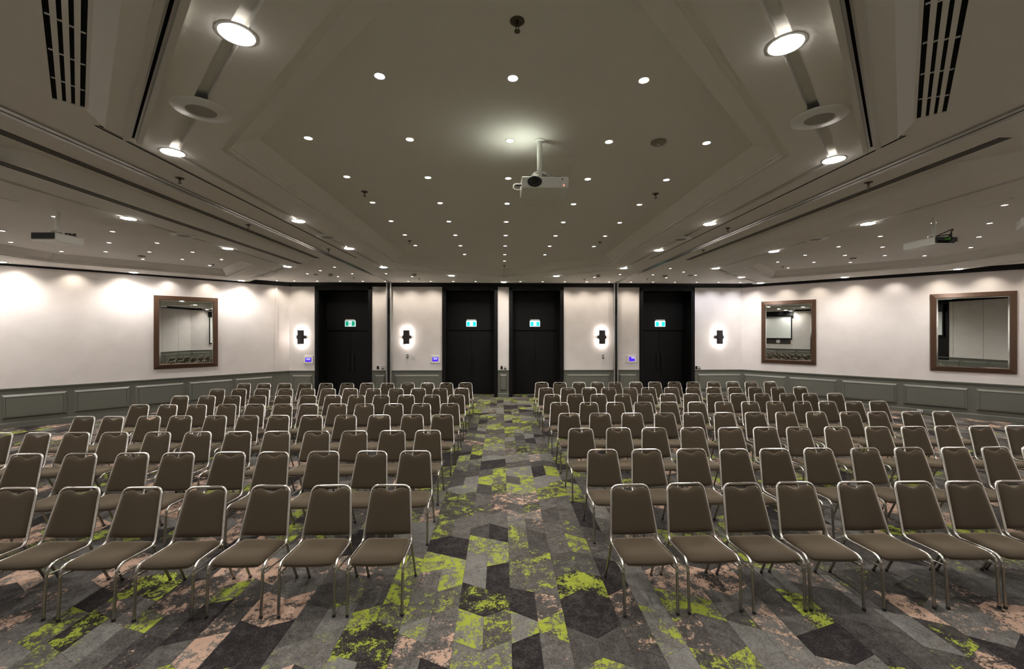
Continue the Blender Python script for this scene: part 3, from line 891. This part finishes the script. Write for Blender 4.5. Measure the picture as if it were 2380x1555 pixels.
def rocker(o):
    for k in (-1, 0, 1): MB().box(-.02, .02, -.018, -.014, k * .04 - .014, k * .04 + .014).build('rocker', 'sign_grey', o)
def dark_insert(o):
    MB().box(-.022, .022, -.022, -.014, -.028, .032).build('insert', 'sign_grey', o)
    MB().tube([(0, -.016, -.055), (.003, -.016, -.16), (-.002, -.014, -.3)], .003, 5).build('cable', 'sign_grey', o)
def thermostat(o):
    MB().box(-.045, .045, -.035, -.014, -.01, .055).build('cover', 'white_plastic', o)
    MB().box(-.024, .024, -.038, -.035, .015, .040).build('display', 'projector_dark', o)
    MB().box(-.038, .038, -.03, -.014, -.062, -.03).build('base', 'projector_dark', o)
def keys(o):
    for k in range(3): MB().box(-.018, .018, -.018, -.014, -.045 + k * .034, -.022 + k * .034).build('button', 'black_metal', o)
plate('microphone_socket', 947, 828, .034, .058, 'black_metal', 'small black wall socket with hanging cable below a sconce, single mirror side', 'socket', dark_insert, 'small black wall sockets')
plate('microphone_socket', 1402, 829, .032, .058, 'black_metal', 'small black wall socket with hanging cable below a sconce, two mirror side', 'socket', dark_insert, 'small black wall sockets')
plate('light_switch', 960.5, 829, .036, .06, 'white_plastic', 'white rocker switch plate beside a black socket under the sconce', 'switch', rocker, 'white switch plates')
plate('light_switch', 1447.5, 830, .036, .06, 'white_plastic', 'white rocker switch plate next to the jamb and blue touch panel', 'switch', rocker, 'white switch plates')
for px, lab in ((878.5, 'on the pier between outer door and jamb'), (1165.8, 'on the narrow pier between the aisle doors'), (1618.3, 'beside the outer door near the two mirror wall')):
    plate('keypad', px, 854.5, .036, .055, 'black_metal', 'small black wall keypad ' + lab, 'keypad', keys, 'black wall keypads')
for px, lab in ((889.6, 'on the pier between outer door and jamb'), (1174, 'on the narrow pier between the aisle doors'), (1624.8, 'beside the outer door near the two mirror wall')):
    plate('thermostat', px, 854, .040, .05, 'white_plastic', 'small white thermostat ' + lab, 'thermostat', thermostat, 'white thermostats')
# low power outlet in the skirting of the two-mirror wall
u, z = wr.hit(2138, 960)
o = thing('power_outlet', 'white power outlet low on the skirting of the two mirror wall', 'outlet', wr.p(u, .032, .078), math.atan2(wr.u.y, wr.u.x))
MB().box(-.055, .055, -.012, 0, -.032, .032).build('plate', 'white_plastic', o)
for k in (-1, 1): MB().box(k * .026 - .012, k * .026 + .012, -.015, -.012, -.012, .012).build('socket', 'projector_dark', o)

# ------------------------------------------------------------------ projectors
def rbox(x0, x1, y0, y1, z0, z1, r=.012):
    mb = MB()
    def ring(i, z): return [(x0 + i, y0 + r, z), (x0 + r, y0 + i, z), (x1 - r, y0 + i, z), (x1 - i, y0 + r, z), (x1 - i, y1 - r, z), (x1 - r, y1 - i, z), (x0 + r, y1 - i, z), (x0 + i, y1 - r, z)]
    mb.loops([ring(r * .8, z0), ring(0, z0 + r * .8), ring(0, z1 - r * .8), ring(r * .8, z1)], True, True)
    return mb
def mount(o, px, py, ztop, zbody, dark=False):
    MB().lathe([(.052, ztop), (.052, ztop - .008), (.030, ztop - .014)], 20, px, py, (True, True)).build('ceiling_flange', 'projector_white', o, True, 40)
    MB().cyl(px, py, zbody + .065, ztop - .012, .0245, None, 18).build('drop_pole', 'projector_white', o, True, 40)
    mb = MB(); mb.lathe([(.03, zbody + .075), (.062, zbody + .062), (.070, zbody + .035), (.045, zbody + .03)], 16, px, py, (True, True))
    mb.box(px - .085, px + .085, py - .015, py + .015, zbody + .008, zbody + .032); mb.box(px - .015, px + .015, py - .085, py + .085, zbody + .004, zbody + .026)
    for sx in (-1, 1):
        for sy in (-1, 1): mb.cyl(px + sx * .07, py + sy * .07, zbody, zbody + .03, .008, None, 8)
    mb.build('mount_bracket', 'projector_white', o)
# middle projector
PXc, PYc = .352, 3.765
o = thing('ceiling_projector', 'white ceiling projector with round black lens over the aisle', 'projector', (PXc, PYc, ZC), 0, 'ceiling projectors')
T = lambda mb: MB().add([(x - PXc, y - PYc, z - ZC) for x, y, z in mb.v], mb.f)
x0, x1, y0, y1, z0, z1 = .182, .604, 3.665, 3.995, 3.585, 3.685
T(rbox(x0, x1, y0, y1, z0, z1, .010)).build('body', 'projector_white', o)
class _P: pass
def lensring(cx, cz, y, r, d, sx=1.0):
    mb = MB(); n = 24
    c = [(math.cos(2 * math.pi * k / n), math.sin(2 * math.pi * k / n)) for k in range(n)]
    mb.loops([[(cx + r * sx * a, y, cz + r * b) for a, b in c], [(cx + r * sx * a, y - d, cz + r * b) for a, b in c]], False, True)
    return mb
T(lensring(.298, 3.637, y0 + .002, .047, .006, 1.38)).build('lens_surround', 'projector_dark', o)
T(lensring(.298, 3.637, y0 - .004, .042, .018)).build('lens_barrel', 'projector_dark', o)
T(lensring(.298, 3.637, y0 - .022, .032, .001)).build('lens', 'lens_glass', o)
T(MB().box(.54, .552, y0 - .002, y0 + .002, 3.655, 3.667)).build('remote_eye', 'projector_dark', o)
T(MB().box(.556, .563, y0 - .002, y0 + .002, 3.603, 3.611)).build('status_light', 'red_led', o)
for k in range(2): T(MB().box(.37 + k * .10, .435 + k * .10, y0 + .012, y0 + .03, z1 - .001, z1 + .004)).build('vent', 'projector_dark', o)
mbm = bpy.data.objects.new('tmp', None)
def mount_local(o, px, py, zt, zb, ox, oy, oz):
    before = set(o.children)
    mount(o, px, py, zt, zb)
    for ch in o.children:
        if ch not in before: ch.data.transform(Matrix.Translation((-ox, -oy, -oz)))
bpy.data.objects.remove(mbm)
mount_local(o, PXc, PYc, ZC, z1, PXc, PYc, ZC)
T(MB().tube(fillet([(x0, 3.80, 3.665), (x0 - .07, 3.79, 3.66), (x0 - .075, 3.78, 3.605), (x0, 3.775, 3.60)], (.035, .035)), .0055, 6)).build('cable', 'white_plastic', o)
T(MB().tube([(x0 - .05, 3.73, 3.626), (x0, 3.73, 3.626)], .008, 8)).build('plug', 'projector_dark', o)
# stray lamp light leaving the exhaust vent on top
ld = bpy.data.lights.new('exhaust_leak', 'SPOT'); ld.energy = 1.3; ld.color = (.93, 1.0, .84); ld.spot_size = math.radians(140); ld.spot_blend = 1.0; ld.shadow_soft_size = .03
lo = bpy.data.objects.new('exhaust_leak', ld); link(lo, o)
lo.location = (.20 - PXc, 3.72 - PYc, z1 + .012 - ZC); lo.rotation_euler = (math.pi, math.radians(-14), 0)

def side_projector(px, py, x0, x1, y0, y1, z0, z1, label, front):
    o = thing('ceiling_projector', label, 'projector', (px, py, ZC), 0, 'ceiling projectors')
    TT = lambda mb: MB().add([(x - px, y - py, z - ZC) for x, y, z in mb.v], mb.f)
    TT(rbox(x0, x1, y0, y1, z0, z1, .012)).build('body', 'projector_white', o)
    TT(MB().box(x0 + .004, x1 - .004, y0 + .01, y1 - .01, z0 - .004, z0 + .012)).build('base_tray', 'projector_white', o)
    if front == 'grille':
        TT(rbox(x0 + .006, x1 - .006, y0 - .006, y0 + .02, z0 + .008, z1 - .006, .008)).build('front_panel', 'projector_dark', o)
        for k in range(6):
            zz = z0 + .020 + k * .0115
            TT(MB().box(x0 + .02, x1 - .06, y0 - .010, y0 - .004, zz, zz + .004)).build('louvre', 'black_metal', o)
        cab = [[(px + .02, py + .01, z1 + .03), (px + .12, py + .10, z1 + .035), (x1 - .03, y1 - .16, z1 + .03), (x1 - .01, y1 - .04, z1 - .02)], [(px + .02, py, z1 + .028), (px + .10, py + .12, z1 + .022), (x1 - .05, y1 - .12, z1 + .02), (x1 - .03, y1 - .02, z1 - .01)]]
    elif front == 'sockets':
        TT(rbox(x0 + .006, x1 - .006, y0 - .006, y0 + .02, z0 + .008, z1 - .006, .008)).build('socket_panel', 'projector_dark', o)
        TT(MB().box(x0 + .03, x0 + .20, y0 - .010, y0 - .004, z0 + .012, z0 + .046)).build('socket_row', 'black_void', o)
        TT(MB().box(x0 + .13, x0 + .225, y0 - .010, y0 - .004, z0 + .052, z1 - .010)).build('green_sticker', 'green_tag', o)
        TT(MB().box(x1 - .055, x1 - .015, y0 - .010, y0 - .004, z0 + .004, z0 + .026)).build('label_sticker', 'white_plastic', o)
        cab = [[(px - .03, py - .05, z1 + .03), (px + .08, py - .22, z1 + .115), (x0 + .20, y0 - .03, z1 + .06), (x0 + .19, y0 - .05, z1 - .01), (x0 + .11, y0 - .004, z1 - .035)], [(px - .03, py - .05, z1 + .025), (px + .05, py - .2, z1 + .03), (x0 + .19, y0 - .03, z1 + .015), (x0 + .225, y0 - .05, z1 - .04), (x0 + .215, y0 - .004, z1 - .075)]]
    else: cab = []
    for c in cab:
        r = [.05] * (len(c) - 2)
        TT(MB().tube(fillet(c, r), .0075 if front == 'sockets' else .006, 6)).build('cable', 'rubber', o)
    mount_local(o, px, py, ZC, z1, px, py, ZC)
    return o
side_projector(-6.45, 6.16, -6.64, -6.305, 5.985, 6.40, 3.602, 3.705, 'white ceiling projector with dark louvred end, single mirror side', 'grille')
side_projector(6.585, 6.10, 6.415, 6.765, 5.925, 6.42, 3.602, 3.705, 'white ceiling projector with green sticker and looping cables', 'sockets')
o = side_projector(6.62, 4.85, 6.45, 6.79, 4.65, 5.05, 3.60, 3.70, 'white ceiling projector turned at an angle, nearer the front, two-mirror side', 'plain')
o.rotation_euler = (0, 0, math.radians(45))

# ------------------------------------------------------------------ things behind the viewpoint that the mirrors show
def screen(w, u0, u1, z0, z1, label):
    o = bpy.data.objects.new('projection_screen', None); link(o); tag(o, label, 'projection screen', 'projection screens')
    o.location = w.p((u0 + u1) / 2, 0, (z0 + z1) / 2); o.rotation_euler = (0, 0, math.atan2(w.u.y, w.u.x))
    side = 1 if (Vector((-w.u.y, w.u.x, 0)).dot(w.n) > 0) else -1
    h, v = (u1 - u0) / 2, (z1 - z0) / 2
    S = lambda a, b: sorted((side * a, side * b))
    MB().box(-h - .06, h + .06, *S(.03, .16), v, v + .38).build('screen_case', 'black_wood', o)
    MB().box(-h, h, *S(.075, .08), -v, v).build('screen_border', 'black_wood', o)
    MB().box(-h + .07, h - .07, *S(.081, .083), -v + .06, v - .02).build('screen_surface', 'screen_cloth', o)
    MB().box(-h - .02, h + .02, *S(.06, .095), -v - .03, -v).build('weight_bar', 'black_metal', o)
screen(wfl, 1.5, 4.7, 1.72, 3.50, 'white pull-down screen on the wall facing the two mirrors')
screen(wfr, 3.3, 6.05, 1.40, 3.37, 'white pull-down screen on the wall facing the single mirror')
screen(wf, -1.6 - P_FL[0], 1.65 - P_FL[0], 2.06, 3.38, 'white pull-down screen on the wall behind the viewpoint')
mb = MB(); wf.box(mb, -1.75 - P_FL[0], 1.85 - P_FL[0], 0, .028, .0, CORN - .002)
mb.build('feature_panel', 'black_wood', wall_f)
o = bpy.data.objects.new('notice_board', None); link(o)
tag(o, 'dark framed board below the screen facing the two mirrors', 'board')
o.location = wfl.p(2.6, 0, 1.52); o.rotation_euler = (0, 0, math.atan2(wfl.u.y, wfl.u.x))
sd = 1 if (Vector((-wfl.u.y, wfl.u.x, 0)).dot(wfl.n) > 0) else -1
MB().box(-1.0, 1.0, *sorted((0, sd * .03)), -.19, .16).build('board_frame', 'frame_bronze', o)
MB().box(-.93, .93, *sorted((sd * .03, sd * .034)), -.13, .12).build('board_face', 'projector_dark', o)
MB().box(-.30, -.05, *sorted((sd * .034, sd * .04)), -.12, .11).build('control_plate', 'sign_grey', o)
for seam_x in (2.05, 3.4, 4.75, 6.1, 7.45):
    mb = MB(); u_ = seam_x - P_FL[0]; wf.box(mb, u_ - .006, u_ + .006, 0, .002, RAIL, CORN)
    mb.build('panel_seam', 'wainscot_paint', wall_f)

# ------------------------------------------------------------------ chairs
def make_chair():
    root = thing('banquet_chair', 'x', 'chair')
    # tube frame, one half mirrored
    foot, fb, rb_, top = (.219, -.515, .012), (.223, -.490, .428), (.216, -.135, .412), (.172, 0, .866)
    half = fillet([(.2215, -.497, .335), fb, rb_, top, (0, .004, .868)], (.075, .055, .062), 6)
    full = half[:-1] + [Vector((-p.x, p.y, p.z)) for p in reversed(half[:-1])]
    MB().tube(full, .0118, 8).build('back_frame', 'chrome', root, True)
    legs = []
    for s in (-1, 1):
        l = MB().tube([(s * .2215, -.497, .336), (s * .219, -.515, .012)], .0118, 8).build('leg', 'leg_chrome', root, True, 50)
        MB().cyl(s * .219, -.515, 0, .022, .0135, .0135, 10).build('glide', 'rubber', l)
    for s in (-1, 1):
        l = MB().tube([(s * .2155, -.140, .406), (s * .2165, -.105, .31), (s * .219, .028, .012)], .0112, 8).build('leg', 'leg_chrome', root, True, 50)
        MB().cyl(s * .219, .028, 0, .022, .013, .013, 10).build('glide', 'rubber', l)
    for s in (-1, 1):
        MB().tube([(s * .2205, -.503, .355), (s * .2165, -.098, .29)], .0075, 6).build('stretcher', 'leg_chrome', root, True)
    # seat
    NS, NT = 14, 14
    sv = [math.sin(math.pi / 2 * (-1 + 2 * i / NS)) for i in range(NS + 1)]
    tv = [.5 + .5 * math.sin(math.pi / 2 * (-1 + 2 * j / NT)) for j in range(NT + 1)]
    def seat_w(t):                      # t=0 front edge, 1 rear edge
        w = .2125 - .014 * t
        if t < .14: w -= .040 * (1 - math.sqrt(max(0, 1 - (1 - t / .14) ** 2)))
        if t > .90: w -= .030 * (1 - math.sqrt(max(0, 1 - ((t - .90) / .10) ** 2)))
        return w
    mb = MB()
    for side in (1, -1):
        vs_ = []
        for t in tv:
            for q in sv:
                e = max(0.0, (1 - abs(q) ** 8) * (1 - abs(2 * t - 1) ** 14)) ** .5
                z = .424 + (.034 if side > 0 else -.026) * e
                if side > 0: z -= .018 * max(0, 1 - t / .22) ** 2 + .006 * (1 - q * q) * min(1, t * 2) * e
                y = -.510 - .012 * (1 - q * q) * (1 - t) ** 3 + .408 * t
                vs_.append((q * seat_w(t), y, z - .012 * t))
        fs = []
        for j in range(NT):
            for i in range(NS):
                k = j * (NS + 1) + i
                fs.append((k, k + 1, k + NS + 2, k + NS + 1) if side > 0 else (k, k + NS + 1, k + NS + 2, k + 1))
        mb.add(vs_, fs)
    so = mb.build('seat', 'chair_fabric', root, True)
    bm = bmesh.new(); bm.from_mesh(so.data); bmesh.ops.remove_doubles(bm, verts=bm.verts[:], dist=.0004)
    bmesh.ops.recalc_face_normals(bm, faces=bm.faces); bm.to_mesh(so.data); bm.free()
    # backrest, in the plane of the uprights
    up = (Vector((0, 0, .866)) - Vector((0, -.135, .412))).normalized()
    nr = Vector((0, -up.z, up.y))                      # towards the sitter
    base = Vector((0, -.135, .412)) + up * .060
    H = .393
    NS, NT = 16, 14
    def half_w(t):
        w = .206 - .036 * t ** 1.4
        if t > .88: w -= .026 * (1 - math.sqrt(max(0, 1 - ((t - .88) / .12) ** 2)))
        if t < .07: w -= .016 * (1 - math.sqrt(max(0, 1 - (1 - t / .07) ** 2)))
        return w
    def top_y(q):
        x = abs(q)
        d = .034 * (.5 + .5 * math.cos(math.pi * min(1, x / .66))) + .016 * max(0, (x - .76) / .24) ** 2
        return H - d
    sv = [math.sin(math.pi / 2 * (-1 + 2 * i / NS)) for i in range(NS + 1)]
    tv = [.5 + .5 * math.sin(math.pi / 2 * (-1 + 2 * j / NT)) for j in range(NT + 1)]
    mb = MB()
    for side in (1, -1):
        vs_ = []
        for t in tv:
            for q in sv:
                e = max(0.0, (1 - abs(q) ** 7) * (1 - abs(2 * t - 1) ** 12)) ** .5
                n = (.027 * e - .002 if side > 0 else -.013 * e - .002) - .012 * (1 - q * q) * (1 - t * .5)
                y = top_y(q) * t - .008 * (1 - q * q) * (1 - t) ** 4
                vs_.append(tuple(Vector((q * half_w(t), 0, 0)) + base + up * y + nr * n))
        fs = []
        for j in range(NT):
            for i in range(NS):
                k = j * (NS + 1) + i
                fs.append((k, k + 1, k + NS + 2, k + NS + 1) if side > 0 else (k, k + NS + 1, k + NS + 2, k + 1))
        mb.add(vs_, fs)
    bo = mb.build('backrest', 'chair_fabric', root, True)
    bm = bmesh.new(); bm.from_mesh(bo.data); bmesh.ops.remove_doubles(bm, verts=bm.verts[:], dist=.0004)
    bmesh.ops.recalc_face_normals(bm, faces=bm.faces); bm.to_mesh(bo.data); bm.free()
    return root
chair0 = make_chair()
H_TOP = .868
rows_left = [
    (1127, 910, [910, 772, 631, 484, 335, 186, 40, -108, -256]),
    (1048.5, 966, [966, 865, 753, 638, 535, 416, 310, 191, 65, -52, -168]),
    (1001, 995, [995, 913, 825, 738, 645, 555, 461, 369, 268, 179, 90, 0]),
    (964, 1029, [1029, 959, 883, 805, 726, 649, 578, 503, 421, 349, 266, 198]),
    (938, 1046, [1046, 980, 916, 848, 785, 719, 659, 594, 528, 460, 393, 325]),
    (918, 1061, [1061, 1004, 945, 887, 830, 775, 717, 660, 600, 542, 483, 421]),
    (902.5, 1073, [1073, 1023, 972.7, 921, 869, 815, 764, 716, 665, 610, 556.7, 507]),
    (890, 1082, [1082, 1038, 994, 948, 901.6, 853.7, 807.6, 759, 710, 662.6, 614.7, 568])]
rows_right = [
    (1126, 1462, [1462, 1593, 1722, 1848, 1987, 2120, 2236, 2352, 2480, 2610]),
    (1046, 1400, [1400, 1502, 1606, 1703, 1797, 1900, 2007, 2110, 2215, 2310, 2405, 2515]),
    (996, 1349, [1349, 1437, 1520, 1608, 1695, 1776, 1853, 1943, 2035, 2119, 2198, 2275, 2360]),
    (961, 1322, [1322, 1394, 1468, 1543, 1610, 1681, 1753, 1825, 1895, 1973, 2037, 2116, 2188]),
    (936, 1300, [1300, 1368, 1429, 1494, 1554, 1618, 1680, 1742, 1800, 1863, 1920, 1982, 2040]),
    (917, 1283, [1283, 1337, 1390, 1446, 1499, 1552, 1606, 1660, 1715, 1770, 1828, 1881, 1939]),
    (902, 1269, [1269, 1320, 1369, 1414, 1463, 1507, 1560, 1610, 1657, 1707, 1755, 1806, 1859]),
    (889, 1259, [1259, 1301, 1345, 1388, 1429, 1477, 1521, 1567, 1610, 1657.5, 1701.6, 1744.5, 1788])]
first = True
rj = random.Random(3)
for blk, rows in (('single-mirror side', rows_left), ('two-mirror side', rows_right)):
    for ri, (py, px, xs) in enumerate(rows):
        yrow = at_z(px, py, H_TOP)[1]
        for ci, x in enumerate(xs):
            X = at_y(x, 800, yrow)[0]
            o = chair0 if first else copy_tree(chair0)
            first = False
            o.location = (X, yrow + rj.uniform(-.012, .012), 0)
            o.rotation_euler = (0, 0, math.radians(rj.uniform(-2.2, 2.2)))
            o['label'] = 'brown upholstered chair, row %s from the doors, seat %s from the aisle, %s' % (ORD[8 - ri], ORD[ci + 1], blk)
            o['group'] = 'banquet chairs set out in rows'
